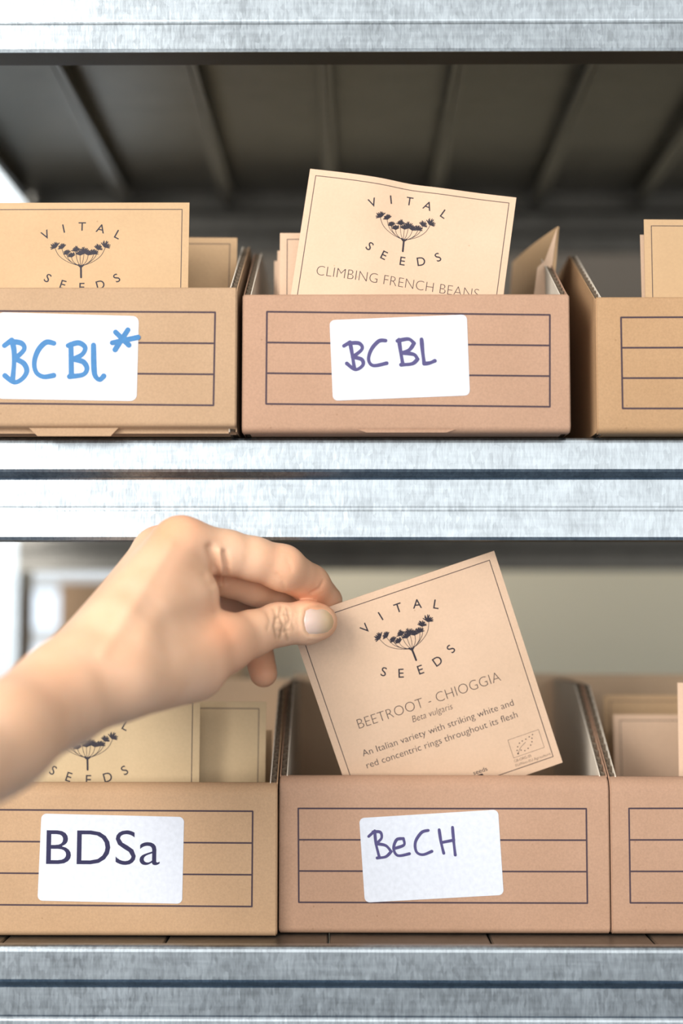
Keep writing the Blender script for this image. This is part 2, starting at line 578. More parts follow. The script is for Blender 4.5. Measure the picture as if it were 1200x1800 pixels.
def make_shelf(z, phase):
    s = part_empty('shelf', unit)
    s.location = unit_inv
    bm = bmesh.new(); extrude_yz(bm, beam_profile(z), XL, XR, 1); obj('front_beam', bm, M['zinc'], s)
    bm = bmesh.new(); extrude_yz(bm, [(0.0057, z - .0546), (0.0235, z - .0546), (0.0235, z - .046), (0.0226, z - .046), (0.0226, z - .0538), (0.0057, z - .0538)], XL, XR, 1); obj('beam_flange', bm, M['zinc_shaded'], s)
    bm = bmesh.new(); extrude_yz(bm, beam_profile(z, True), XL, XR, 1); obj('back_beam', bm, M['zinc_deck'], s)  # darker deck steel stands in for shade on the back beam
    zt = z - 0.0003
    x = phase
    while x > XL + 0.02: x -= PITCH
    xs = []
    while x < XR:
        a, b_ = max(x, XL), min(x + PITCH, XR)
        if b_ - a > 0.012: xs.append((a + 0.0004, b_ - 0.0004))
        x += PITCH
    for a, b_ in xs:
        bm = bmesh.new()
        t = 0.0009; h = 0.0150; r = 0.0045
        prof = [(a, zt - .0008), (a + .0008, zt), (b_ - .0008, zt), (b_, zt - .0008), (b_, zt - h), (b_ - r, zt - h), (b_ - r, zt - h + t), (b_ - t, zt - h + t), (b_ - t, zt - t), (a + t, zt - t), (a + t, zt - h + t),
                (a + r, zt - h + t), (a + r, zt - h), (a, zt - h)]
        extrude_xz(bm, prof, 0.0075, DEPTH - 0.0075)
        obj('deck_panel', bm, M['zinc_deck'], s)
    return s


Z_MID = P(600, 768, 0).z
Z_LOW = P(600, 1663, 0).z
Z_TOP = P(600, 85, 0).z + 0.0546
SX = lambda u: P(u, 900, 0).x
make_shelf(Z_TOP, (560 - 620) * 0.0003)
make_shelf(Z_MID, (560 - 620) * 0.0003)
make_shelf(Z_LOW, (577 - 620) * 0.0003)
for px, py, sgn in ((XL, DEPTH, 1), (XL, 0, 1), (XR, DEPTH, -1), (XR, 0, -1)):
    bm = bmesh.new()
    back = py > 0
    y0, y1 = (py + 0.0012, py + 0.0032) if back else (py - 0.0032, py - 0.0012)
    xa, xb = (px - 0.045, px + 0.002) if sgn > 0 else (px - 0.002, px + 0.045)
    box(bm, xa, xb, min(y0, y1), max(y0, y1), 0, 2.2)
    xo = xb - .002 if sgn > 0 else xa + .002
    box(bm, min(xo, xo + sgn * .002), max(xo, xo + sgn * .002), (py + .0012 if back else py - .046), (py + .046 if back else py - .0012), 0, 2.2)
    o = obj('upright', bm, M['zinc'], unit)
    o.location = unit_inv


# ------------------------------------------------------------------ cardboard boxes
def side_height(y, hf, hb, run):
    f = min(1, max(0, (y - 0.004) / run))
    return hf + (hb - hf) * f


def storage_box(label, x0, x1, yf, z0, hf, hb, mat, lip=0.003, depth=0.195, run=0.088, tab=None, backrise=-0.008, foot=0.0035):
    cx = (x0 + x1) / 2
    t = thing('storage_box', (cx, yf + depth / 2, z0), label, 'storage box')
    hw = (x1 - x0) / 2
    y0 = -depth / 2
    T = 0.0042
    # front panel, folded over at the top, rounded fold at the foot
    bm = bmesh.new()
    pr = ([(0.0105, 0.0), (0.0085, 0.0022), (0.0016, 0.0028), (0.0004, 0.0038), (0, 0.0052)] if foot > .004 else [(0.0035, 0.0), (0.0015, 0.0008), (0.0004, 0.0022), (0, foot)]) + [ (0, hf - lip), (lip * 0.10, hf - lip * 0.62), (lip * 0.35, hf - lip * 0.25), (lip * 0.75, hf - lip * 0.04), (lip * 0.95, hf),
          (lip + 0.0012, hf - 0.0006), (lip + 0.0015, hf - 0.003), (0.0058, hf - 0.02), (0.0120 if foot > .004 else 0.0055, 0.0)]
    extrude_yz(bm, [(y0 + a, b) for a, b in pr], -hw, hw, 12)
    bmesh.ops.bevel(bm, geom=[e for e in bm.edges if abs(abs(e.verts[0].co.x) - hw) < 1e-6 and abs(abs(e.verts[1].co.x) - hw) < 1e-6], offset=0.0006, segments=2, affect='EDGES')
    f = obj('front_panel', bm, M[mat], t, True)
    f.data.set_sharp_from_angle(angle=math.radians(55))
    # side walls: two liners with fluting between
    for sg in (-1, 1):
        xo = sg * hw; xi = sg * (hw - T)
        e = part_empty('side_panel', t)
        ys = [0.0056 + (depth - 0.0056 - T) * i / 60 for i in range(61)]
        lin = 0.00055
        for nm, a, b_ in (('outer_liner', xo, xo - sg * lin), ('inner_liner', xi, xi + sg * lin)):
            bm = bmesh.new()
            pa = [bm.verts.new((a, y0 + y, z)) for y in ys for z in (0.0008, side_height(y, hf - .0006, hb, run))]
            pb = [bm.verts.new((b_, y0 + y, z)) for y in ys for z in (0.0008, side_height(y, hf - .0006, hb, run))]
            for i in range(60):
                q = (2 * i, 2 * i + 1, 2 * i + 3, 2 * i + 2)
                bm.faces.new([pa[k] for k in q]); bm.faces.new([pb[k] for k in q])
                bm.faces.new((pa[2 * i + 1], pa[2 * i + 3], pb[2 * i + 3], pb[2 * i + 1]))
                bm.faces.new((pa[2 * i], pa[2 * i + 2], pb[2 * i + 2], pb[2 * i]))
            for i in (0, 60):
                bm.faces.new((pa[2 * i], pa[2 * i + 1], pb[2 * i + 1], pb[2 * i]))
            bmesh.ops.recalc_face_normals(bm, faces=bm.faces)
            obj(nm, bm, M[mat] if nm == 'outer_liner' else M['liner'], e)
        bm = bmesh.new()
        n = 320
        xm = (xo + xi) / 2; amp = T / 2 - lin
        prev = None
        for i in range(n + 1):
            y = ys[0] + (ys[-1] - ys[0]) * i / n
            x = xm + amp * math.sin(2 * math.pi * y / 0.0065)
            top = side_height(y, hf - .0012, hb - .0004, run)
            v = (bm.verts.new((x - .0001, y0 + y, .001)), bm.verts.new((x - .0001, y0 + y, top)), bm.verts.new((x + .0001, y0 + y, top)), bm.verts.new((x + .0001, y0 + y, .001)))
            if prev:
                for k in range(4):
                    bm.faces.new((prev[k], prev[(k + 1) % 4], v[(k + 1) % 4], v[k]))
            prev = v
        bmesh.ops.recalc_face_normals(bm, faces=bm.faces)
        obj('fluting', bm, M['flute_shaded'], e, True)
    bm = bmesh.new(); box(bm, -hw, hw, -y0 - T, -y0, 0.0, hb + backrise); obj('back_panel', bm, M['card_lit'], t)
    bm = bmesh.new(); box(bm, -hw + T, hw - T, y0 + .006, -y0 - T - .0002, 0.0, 0.003); obj('bottom_panel', bm, M[mat], t)
    if tab:
        bm = bmesh.new()
        (a, b_, drop) = tab
        a -= cx; b_ -= cx
        y = y0 + 0.0014
        y = y0 + (0.0026 if drop == 0 else 0.0003)
        zt, zb = (0.0030, -0.0017) if drop == 0 else (0.0018, 0.0003)
        v = [bm.verts.new(p) for p in ((a, y, zt), (b_, y, zt), (b_ - .0045, y + .0004, zb), (a + .005, y + .0004, zb), (a, y + .0010, zt), (b_, y + .0010, zt), (b_ - .0045, y + .0014, zb), (a + .005, y + .0014, zb))]
        for q in ((0, 1, 2, 3), (4, 7, 6, 5), (0, 3, 7, 4), (1, 5, 6, 2), (3, 2, 6, 7), (0, 4, 5, 1)): bm.faces.new([v[k] for k in q])
        obj('bottom_tab', bm, M[mat], t)
    t['_yf'] = yf; t['_cx'] = cx; t['_z0'] = z0
    return t


def on_front(t, u, v):
    p = P(u, v, t['_yf'])
    return (p.x - t['_cx'], p.z - t['_z0'])


def box_lines(t, tl, tr, bl, br, w=3.2):
    """printed frame with two lines across"""
    bm = bmesh.new()
    y0 = t['_yf'] - t.location.y - 0.00005

    def mix(a, b, f): return (a[0] + (b[0] - a[0]) * f, a[1] + (b[1] - a[1]) * f)
    ww = w * S(t['_yf'])
    segs = [(tl, bl), (tr, br)] + [(mix(tl, bl, f), mix(tr, br, f)) for f in (0, 1 / 3, 2 / 3, 1)]
    for a, b in segs:
        stroke(bm, [on_front(t, *a), on_front(t, *b)], ww, y=y0, n=4)
    obj('printed_lines', bm, M['ink_box'], t)


def sticker(t, c, r=9, writing=None):
    """white label with rounded corners; c = its four corners (top left, top right, bottom right, bottom left)"""
    yf = t['_yf'] - t.location.y
    pts = []
    for i in range(4):
        p = Vector(c[i]); a = (Vector(c[i - 1]) - p).normalized(); b = (Vector(c[(i + 1) % 4]) - p).normalized()
        for k in range(7):
            f = k / 6 * math.pi / 2
            q = p + a * r * (1 - math.sin(f)) + b * r * (1 - math.cos(f))
            pts.append(on_front(t, q.x, q.y))
    bm = bmesh.new()
    fr = [bm.verts.new((x, yf - 0.00022, z)) for x, z in pts]
    bk = [bm.verts.new((x, yf - 0.00006, z)) for x, z in pts]
    bm.faces.new(fr); bm.faces.new(bk[::-1])
    for i in range(len(pts)):
        j = (i + 1) % len(pts)
        bm.faces.new((fr[i], bk[i], bk[j], fr[j]))
    bmesh.ops.recalc_face_normals(bm, faces=bm.faces)
    return obj('label_sticker', bm, M['sticker'], t)


def handwriting(t, st, strokes, w, mat, o, k):
    bm = bmesh.new()
    y = t['_yf'] - t.location.y - 0.00028
    cut = []
    for s in strokes:
        cur = [s[0]]
        for k_ in range(1, len(s)):
            cur.append(s[k_])
            if k_ < len(s) - 1:
                a = Vector(s[k_]) - Vector(s[k_ - 1]); c = Vector(s[k_ + 1]) - Vector(s[k_])
                if abs(a.angle(c)) > math.radians(85):
                    cut.append(cur); cur = [s[k_]]
        cut.append(cur)
    for i, s in enumerate(cut):
        pts = smooth_poly([(o[0] + p[0] / k, o[1] + p[1] / k) for p in s], 7)
        stroke(bm, [on_front(t, p[0], p[1]) for p in pts], w * S(t['_yf']), y=y - i * 0.00001, n=14,
               taper=lambda f: 1.0 + 0.10 * math.sin(f * 7))
    return obj('handwriting', bm, M[mat], st)


def xz(u, v, y):
    p = P(u, v, y)
    return p.x, p.z


# upper row, slightly over the front edge of the middle shelf
YA = -0.014
zA = Z_MID + 0.0003
hA = P(700, 516, YA).z - zA
b1 = storage_box('tan cardboard box at upper left with blue handwritten BCBL* sticker', P(-165, 600, YA - .004).x, P(415.5, 600, YA - .004).x, YA - .004, zA, P(300, 504, YA - .004).z - zA, P(300, 504, YA - .004).z - zA + .045, 'card_tan', lip=.0022, foot=.0050,
                 tab=(P(47, 755, YA - .004).x, P(208, 755, YA - .004).x, 0.0))
box_lines(b1, (-128, 546), (378, 549), (-128, 708), (375, 712.5))
s1 = sticker(b1, ((-4, 549), (244, 556), (240, 705), (-6, 701)), 11)
handwriting(b1, s1, [
    [(20, 694), (52, 670), (62, 715), (62, 775), (56, 842)], [(48, 676), (95, 684), (106, 712), (66, 752), (104, 772), (118, 806), (98, 840), (62, 855), (22, 826)],
    [(237, 684), (202, 680), (168, 715), (151, 768), (160, 812), (192, 831), (236, 825)],
    [(312, 688), (314, 828)], [(300, 694), (345, 682), (374, 702), (362, 732), (322, 754), (366, 766), (382, 796), (364, 822), (306, 830)],
    [(411, 692), (413, 790), (419, 828), (438, 844), (456, 828)],
    [(508, 635), (566, 692)], [(562, 625), (506, 712)], [(494, 682), (606, 658)]], 9.0, 'pen_blue', (0, 330), 2.5)

b2 = storage_box('pinkish cardboard box at centre of upper row with purple BCBL sticker', P(425.5, 640, YA).x, P(1001.5, 640, YA).x, YA, zA, hA, hA + .045, 'card_pink', lip=.0024,
                 tab=(P(627, 760, YA).x, P(800, 760, YA).x, -0.0028))
box_lines(b2, (469, 548), (966, 553.5), (467.5, 710), (966, 715))
s2 = sticker(b2, ((579, 563), (820, 553), (825.5, 695), (585, 704.5)), 9)
handwriting(b2, s2, [
    [(309, 232), (332, 218), (340, 262), (348, 314)], [(326, 222), (366, 222), (377, 244), (342, 274), (376, 283), (380, 305), (352, 321), (320, 298)],
    [(466, 212), (440, 214), (412, 246), (402, 284), (420, 306), (470, 297)],
    [(516, 208), (522, 250), (531, 302)], [(510, 213), (552, 206), (573, 222), (556, 246), (528, 258), (572, 264), (586, 282), (566, 299), (524, 303)],
    [(601, 207), (605, 252), (611, 299), (632, 296), (651, 288)]], 6.6, 'pen_violet', (460, 500), 2.143)

b3 = storage_box('golden cardboard box at upper right, cut off by the picture edge', P(1048, 640, YA + .002).x, P(1625, 640, YA + .002).x, YA + .002, zA, P(1100, 521, YA + .002).z - zA, P(1100, 521, YA + .002).z - zA + .045, 'card_gold', lip=.0022)
box_lines(b3, (1091, 558), (1590, 556), (1094, 718), (1590, 718))

# lower row, set back on the lower shelf
zB = Z_LOW + 0.0003


def lowbox(label, u0, u1, yf, vt, mat, **kw):
    hf = P((u0 + u1) / 2, vt, yf).z - zB
    return storage_box(label, P(u0, 1500, yf).x, P(u1, 1500, yf).x, yf, zB, hf, hf + .046, mat, lip=.0075, backrise=.003, **kw)


b4 = lowbox('brown cardboard box at lower left with printed BDSa sticker', -97, 486.5, 0.020, 1377, 'card_brown')
box_lines(b4, (-60, 1423), (444, 1426), (-60, 1590), (442.5, 1593.5), 2.8)
s4 = sticker(b4, ((73, 1430), (323.5, 1436), (320, 1588.5), (66, 1583)), 9)
bm = bmesh.new()
x, z = on_front(b4, 81, 1519)
put_text(bm, 'BDSa', x, z, 62.5 * S(.02), width=197 * S(.02), y=b4['_yf'] - b4.location.y - .00028, thin=-0.006, rot=-0.005)
obj('printed_code', bm, M['pen_navy'], s4)
b5 = lowbox('pinkish cardboard box under the held packet with handwritten BeCH sticker', 490.5, 1071, 0.028, 1365, 'card_pink')
box_lines(b5, (524, 1421), (1030, 1421.5), (525, 1586), (1032, 1587.5), 2.8)
s5 = sticker(b5, ((631, 1438), (875, 1423), (885, 1573), (641, 1586.5)), 9)
handwriting(b5, s5, [
    [(352, 244), (372, 226), (376, 268), (387, 312)], [(366, 229), (390, 230), (394, 250), (376, 268), (408, 274), (426, 294), (408, 311), (380, 315)],
    [(436, 284), (468, 272), (466, 251), (444, 255), (434, 284), (448, 307), (486, 301)],
    [(548, 224), (526, 231), (506, 262), (509, 294), (530, 304), (560, 293)],
    [(584, 222), (590, 262), (599, 299)], [(628, 214), (632, 262), (637, 305)], [(592, 264), (632, 256)]], 4.9, 'pen_violet', (460, 1340), 1.875)
b6 = lowbox('pinkish cardboard box at lower right, cut off by the picture edge', 1073.5, 1655, 0.0275, 1367, 'card_pink')
box_lines(b6, (1105, 1421), (1610, 1420), (1107.5, 1587), (1610, 1588), 2.8)

# ------------------------------------------------------------------ packets standing in the boxes
HP = 0.1180


def standing(label, ul, ur, vt, y, lean=0.0, roll=0.0, hei=HP, **kw):
    """packet whose top edge runs between pixels (ul, vt) and (ur, vt) at depth y; lean = how far its foot stands forward of its top"""
    a, b = P(ul, vt, y), P(ur, vt, y)
    wid = (b - a).length
    ex = Vector((math.cos(roll), 0, -math.sin(roll)))
    dn = Vector((0, -lean, -1)).normalized()
    dn = Vector((-math.sin(roll), -lean, -math.cos(roll)))
    return seed_packet(label, a, ex, dn, wid, hei, **kw)


# upper left box
standing('kraft seed packet with flower emblem, front of the upper left box', -37, 333, 357, 0.004, roll=0.0, lean=0.07, print_=True, mat='kraft_warm', art=0.985, artdx=0, hei=.1185, artdy=5)
standing('plain bordered kraft packet peeking out right in the upper left box', 46, 417, 416, 0.052, lean=0.10, roll=0.008, mat='kraft_warm', hei=.116)
# upper middle box
def bean_bend(x, z): return 0.0022 * math.exp(-((x + .001) / .012) ** 2) * max(0, (z - .055) / .06) + 0.0015 * math.sin(x * 55)
a = P(545, 297, 0.008); rb = math.radians(8.2)
seed_packet('tilted CLIMBING FRENCH BEANS seed packet standing tallest in upper row', a, (math.cos(rb), 0, -math.sin(rb)), (-math.sin(rb) * .93, -0.06, -math.cos(rb)), 373 * S(.008), .1180, print_=True, art=1.0, artdy=-7, title='CLIMBING FRENCH BEANS',
            base_y=199, fn=bean_bend, border_in=12, mat='kraft_light')
r2 = math.radians(4.5)
seed_packet('kraft packet edge showing just behind the beans packet at left', P(534, 379, 0.0145), (math.cos(r2), 0, -math.sin(r2)), (-math.sin(r2), -0.05, -math.cos(r2)), .112, .1100, bulge=.0008)
standing('bordered kraft packet with its top left corner left of the beans packet', 492, 866, 410, 0.030, lean=0.06, hei=.1120, bulge=.001)
standing('kraft packet seen as a narrow strip, second step left of beans packet', 487.5, 862, 441, 0.046, lean=0.06, hei=.1040, bulge=.001)
standing('kraft packet farthest back, lowest step left of the beans packet', 482, 856, 459, 0.060, lean=0.06, hei=.1020, bulge=.001)
# upper right box
r3 = math.radians(4.0)
seed_packet('bordered kraft packet in front of the upper right box', P(1131, 386, 0.014), (1, 0, -0.008), (-math.sin(r3), -0.06, -math.cos(r3)), .1155, .1110, mat='kraft_warm', bulge=.001)
seed_packet('kraft packet peeking out behind the front packet at upper right', P(1124.5, 413, 0.022), (1, 0, 0), (-math.sin(r3), -0.06, -math.cos(r3)), .1155, .1060, mat='kraft_light', bulge=.001)
# lower left box
standing('kraft packet with flower emblem half hidden under the forearm', -34, 352, 1222, 0.046, lean=0.06, print_=True, mat='kraft_olive', hei=.1190, art=0.98)
standing('bordered kraft packet beside the fluted wall of the brown box', 92, 468, 1231, 0.062, lean=0.07, roll=0.006, mat='kraft_olive', hei=.118)
standing('kraft packet showing a low strip at the brown box wall', 105, 478, 1283, 0.080, lean=0.06, mat='kraft_warm', hei=.099)
# lower right box
standing('pale kraft packet edge at the right picture border, lower box', 1190, 1570, 1200, 0.058, lean=0.05, roll=0.012, hei=.115)
standing('kraft packet deep inside the lower right box, bordered front out of focus', 1077, 1420, 1256, 0.120, lean=0.10, hei=.108)
standing('kraft packet at the very back of the lower right box', 1060, 1385, 1222, 0.150, lean=0.06, hei=.112, mat='kraft_warm')

# crumpled packet lying sideways on the right of the beans packet
def folded_packet():
    tip = P(980, 398, 0.052); rb_ = P(962, 519, 0.052); lt = P(900, 462, 0.115); lb = P(896, 560, 0.115)
    t = thing('seed_packet', (tip + rb_ + lt + lb) / 4 - Vector((0, 0, .04)), 'crumpled kraft packet turned sideways with its corner pointing up', 'seed packet')
    o = t.location
    foot_r = rb_ + (rb_ - tip) * 0.35; foot_l = lb + (rb_ - tip) * 0.22
    n = 12
    bm = bmesh.new()
    g1, g2 = [], []
    for i in range(n + 1):
        r1, r2_ = [], []
        for j in range(n + 1):
            s, q = i / n, j / n
            top = tip.lerp(lt, s); bot = foot_r.lerp(foot_l, s)
            p = top.lerp(bot, q)
            swell = math.sin(math.pi * min(1, s * 1.0)) * 0.0035 * (0.4 + q)
            wr = 0.0012 * math.sin(q * 9 + s * 5) * s
            r1.append(bm.verts.new(p - o + Vector((-swell, -swell * .6 + wr, 0))))
            r2_.append(bm.verts.new(p - o + Vector((0.0009 + swell * .5 + .0035 * q * (1 - s) , 0.0006 + swell * .4, 0))))
        g1.append(r1); g2.append(r2_)
    for g in (g1, g2):
        for i in range(n):
            for j in range(n):
                bm.faces.new((g[i][j], g[i + 1][j], g[i + 1][j + 1], g[i][j + 1]))
    for i in range(n):
        bm.faces.new((g1[i][0], g1[i + 1][0], g2[i + 1][0], g2[i][0])); bm.faces.new((g1[i][n], g1[i + 1][n], g2[i + 1][n], g2[i][n]))
        bm.faces.new((g1[0][i], g1[0][i + 1], g2[0][i + 1], g2[0][i])); bm.faces.new((g1[n][i], g1[n][i + 1], g2[n][i + 1], g2[n][i]))
    bmesh.ops.recalc_face_normals(bm, faces=bm.faces)
    e = obj('envelope', bm, M['kraft_warm'], t, True)
    e.data.set_sharp_from_angle(angle=math.radians(40))
    # turned-in side strip facing the viewer
    bm = bmesh.new()
    k1 = P(979, 400, 0.0505); k2 = P(966, 470, 0.050); k3 = P(949, 520, 0.050); k4 = P(963, 520, 0.0505)
    k5 = P(957, 458, 0.0515)
    fr = [k1, k5, P(944, 470, 0.0515), P(938, 520, 0.051), k4]
    v = [bm.verts.new(p - o) for p in fr]; w = [bm.verts.new(p - o + Vector((0, .0008, 0))) for p in fr]
    bm.faces.new(v); bm.faces.new(w[::-1])
    for i in range(5): bm.faces.new((v[i], v[(i + 1) % 5], w[(i + 1) % 5], w[i]))
    bmesh.ops.recalc_face_normals(bm, faces=bm.faces)
    obj('side_fold', bm, M['kraft_light'], t)


folded_packet()

# held packet: leans towards the viewer, foot inside the box below
pTL, pTR, pBL = P(508, 1090, 0.0235), P(868, 968, 0.0235), P(635, 1467, 0.048)
hex_ = (pTR - pTL); hdn = (pBL - pTL)
seed_packet('BEETROOT - CHIOGGIA seed packet held tilted between thumb and finger', pTL, hex_, hdn, hex_.length, hdn.length * 0.985, print_=True, title='BEETROOT - CHIOGGIA', base_y=222, latin='Beta vulgaris',
            lines=('An Italian variety with striking white and', 'red concentric rings throughout its flesh'), mark=True, bulge=.0008)

# small cardboard carton on the window sill far behind
cp = P(165, 1060, 0.70)
t = thing('carton', (cp.x + .03, 0.70, cp.z - .10), 'blurred beige carton far behind the wrist by the bright window', 'carton')
bm = bmesh.new(); box(bm, -.055, .12, -.05, .05, 0, .118)
obj('carton_body', bm, M['card_tan'], t)
bm = bmesh.new(); box(bm, -.056, .121, -.051, .051, .1182, .1196)
obj('carton_lid', bm, M['card_tan'], t)
bm = bmesh.new(); box(bm, -.45, .12, -.07, .07, -.012, 0)
st = obj('window_sill', bm, M['white_paint'], wn); st.matrix_world = Matrix.Translation((cp.x + .03, WY - .0701, cp.z - .10))


# ------------------------------------------------------------------ the hand
def build_hand():
    # (u, v, depth in mm, radius in pixels) -> world round cones
    def W(q):
        p = P(q[0], q[1], (q[2] + 6) / 1000.0)
        return np.array(p[:], dtype=np.float32), q[3] * S((q[2] + 6) / 1000.0)
    body = [((-150, 1402, -205, 96), (0, 1298, -150, 86)), ((0, 1298, -150, 86), (118, 1216, -104, 80)),
            ((-150, 1402, -178, 84), (118, 1210, -80, 70)),
            ((118, 1216, -104, 80), (190, 1180, -90, 70)),
            ((150, 1168, -94, 62), (318, 960, -34, 50)),
            ((148, 1165, -76, 60), (281, 974, -17, 46)),
            ((140, 1165, -60, 56), (268, 1004, 2, 42)),
            ((135, 1175, -50, 54), (266, 1035, 14, 40)),
            ((200, 1192, -92, 62), (392, 1132, -33, 48)),
            ((222, 1196, -86, 60), (340, 1180, -48, 52)),
            ((220, 1120, -80, 60), (338, 1046, -38, 46)),
            ((255, 1165, -66, 60), (330, 1080, -20, 44))]
    thumb = [((392, 1132, -33, 48), (440, 1115, -18, 40)), ((440, 1115, -18, 40), (488, 1098, -5, 36.5)), ((488, 1098, -5, 36.5), (540, 1094, 2.5, 37)), ((540, 1094, 2.5, 37), (562, 1093, 4.5, 31))]
    index = [((318, 960, -34, 50), (400, 972, -22, 38.5)), ((400, 972, -22, 38.5), (445, 982, -16, 37)), ((445, 982, -16, 37), (496, 998, -8, 39)), ((496, 998, -8, 39), (545, 1027, 12, 33)), ((545, 1027, 12, 33), (577, 1055, 27, 25))]
    middle = [((281, 974, -17, 46), (448, 1030, 14, 33)), ((448, 1030, 14, 33), (515, 1064, 32, 28)), ((515, 1064, 32, 28), (560, 1094, 38, 23))]
    ring = [((268, 1004, 2, 42), (415, 1066, 50, 32)), ((415, 1066, 50, 32), (450, 1125, 54, 27)), ((450, 1125, 46, 27), (463, 1184, 40, 24.5))]
    pinky = [((266, 1035, 14, 40), (372, 1088, 54, 28)), ((372, 1088, 54, 28), (395, 1130, 54, 23)), ((395, 1130, 54, 23), (405, 1155, 36, 20))]
    h = 0.0009
    allp = [W(q) for g in (body, thumb, index, middle, ring, pinky) for pr in g for q in pr]
    lo = np.min([p - r for p, r in allp], axis=0) - 0.006
    hi = np.max([p + r for p, r in allp], axis=0) + 0.006
    lo[0] = P(-110, 1380, -.19).x      # the forearm is cut beyond the picture edge
    n = np.ceil((hi - lo) / h).astype(int) + 1
    ax = [lo[i] + h * np.arange(n[i], dtype=np.float32) for i in range(3)]
    BIG = np.float32(0.05)

    def field(prs, k, pad):
        F = np.full(n, BIG, dtype=np.float32)
        for A, B in prs:
            (a, ra), (b, rb) = W(A), W(B)
            mn = np.minimum(a - ra, b - rb) - pad; mx = np.maximum(a + ra, b + rb) + pad
            i0 = np.clip(((mn - lo) / h).astype(int), 0, n); i1 = np.clip(((mx - lo) / h).astype(int) + 2, 0, n)
            if np.any(i1 <= i0): continue
            sl = tuple(slice(i0[q], i1[q]) for q in range(3))
            X = ax[0][sl[0]][:, None, None] - a[0]; Y = ax[1][sl[1]][None, :, None] - a[1]; Z = ax[2][sl[2]][None, None, :] - a[2]
            d = b - a; L2 = float(d @ d)
            t = np.clip((X * d[0] + Y * d[1] + Z * d[2]) / L2, 0, 1)
            dist = np.sqrt((X - t * d[0]) ** 2 + (Y - t * d[1]) ** 2 + (Z - t * d[2]) ** 2) - (ra + (rb - ra) * t)
            G = F[sl]
            F[sl] = smin(G, dist.astype(np.float32), k)
        return F

    def smin(a, b, k):
        q = np.clip(0.5 + 0.5 * (b - a) / k, 0, 1)
        return b + (a - b) * q - k * q * (1 - q)
    Fb = field(body, 0.011, 0.014)
    F = Fb.copy()
    for g, k in ((thumb, .008), (index, .006), (middle, .006), (ring, .006), (pinky, .006)):
        f = smin(Fb, field(g, 0.004, 0.012), k)
        F = smin(F, f, 0.0008)
    del Fb
    # surface nets
    ins = F < 0
    c = np.zeros(np.array(n) - 1, dtype=np.uint8)
    off = [(i, j, k) for i in (0, 1) for j in (0, 1) for k in (0, 1)]
    sh = lambda A_, o: A_[o[0]:A_.shape[0] - 1 + o[0], o[1]:A_.shape[1] - 1 + o[1], o[2]:A_.shape[2] - 1 + o[2]]
    for o in off: c += sh(ins, o)
    cells = np.argwhere((c > 0) & (c < 8))
    acc = np.zeros((len(cells), 3)); cnt = np.zeros(len(cells))
    val = {o: F[cells[:, 0] + o[0], cells[:, 1] + o[1], cells[:, 2] + o[2]].astype(np.float64) for o in off}
    for o in off:
        for axn in range(3):
            if o[axn] == 0:
                o2 = list(o); o2[axn] = 1; o2 = tuple(o2)
                a, b = val[o], val[o2]
                m = (a < 0) != (b < 0)
                t = np.where(m, a / np.where(m, a - b, 1), 0)
                p = np.tile(np.array(o, dtype=float), (len(cells), 1)); p[:, axn] += t
                acc[m] += p[m]; cnt[m] += 1
    V = (cells + acc / cnt[:, None]) * h + lo
    idx = np.full(c.shape, -1, dtype=np.int32)
    idx[cells[:, 0], cells[:, 1], cells[:, 2]] = np.arange(len(cells))
    quads = []
    for axn in range(3):
        s0 = [slice(None)] * 3; s1 = [slice(None)] * 3
        s0[axn] = slice(0, -1); s1[axn] = slice(1, None)
        a, b = ins[tuple(s0)], ins[tuple(s1)]
        e = np.argwhere(a != b)
        u, w = (axn + 1) % 3, (axn + 2) % 3
        ok = (e[:, u] > 0) & (e[:, w] > 0) & (e[:, u] < n[u] - 1) & (e[:, w] < n[w] - 1)
        e = e[ok]
        flip = a[e[:, 0], e[:, 1], e[:, 2]]
        q = []
        for du, dw in ((-1, -1), (0, -1), (0, 0), (-1, 0)):
            p = e.copy(); p[:, u] += du; p[:, w] += dw
            q.append(idx[p[:, 0], p[:, 1], p[:, 2]])
        q = np.stack(q, 1)
        q[~flip] = q[~flip][:, ::-1]
        quads.append(q)
    Q = np.concatenate(quads)
    # relax a little
    Nv = len(V)
    for it in range(6):
        s = np.zeros((Nv, 3)); k = np.zeros(Nv)
        for i in range(4):
            a, b = Q[:, i], Q[:, (i + 1) % 4]
            for ch in range(3):
                s[:, ch] += np.bincount(a, V[b, ch], Nv) + np.bincount(b, V[a, ch], Nv)
            k += np.bincount(a, minlength=Nv) + np.bincount(b, minlength=Nv)
        V = V * 0.5 + 0.5 * s / np.maximum(k, 1)[:, None]

    def normals(V):
        fn = np.cross(V[Q[:, 2]] - V[Q[:, 0]], V[Q[:, 3]] - V[Q[:, 1]])
        N = np.zeros((Nv, 3))
        for i in range(4):
            for ch in range(3): N[:, ch] += np.bincount(Q[:, i], fn[:, ch], Nv)
        return N / np.maximum(np.linalg.norm(N, axis=1), 1e-12)[:, None]
    N = normals(V)
    Rm = np.array(W2C)
    cc = (V - np.array(CAM[:])) @ Rm.T
    uv = np.stack([600 + FPX * cc[:, 0] / -cc[:, 2], 900 - FPX * cc[:, 1] / -cc[:, 2]], 1)
    face = np.clip(-N[:, 1] * 2.0, 0, 1)

    def near(pts):
        dmin = np.full(Nv, 1e9)
        for a, b in zip(pts[:-1], pts[1:]):
            a = np.array(a, float); b = np.array(b, float); d = b - a
            t = np.clip(((uv - a) @ d) / (d @ d), 0, 1)
            dmin = np.minimum(dmin, np.linalg.norm(uv - a - t[:, None] * d, axis=1))
        return dmin
    front_t = face * (V[:, 1] < 0.018)
    dz = np.zeros(Nv); dirt = np.zeros(Nv)
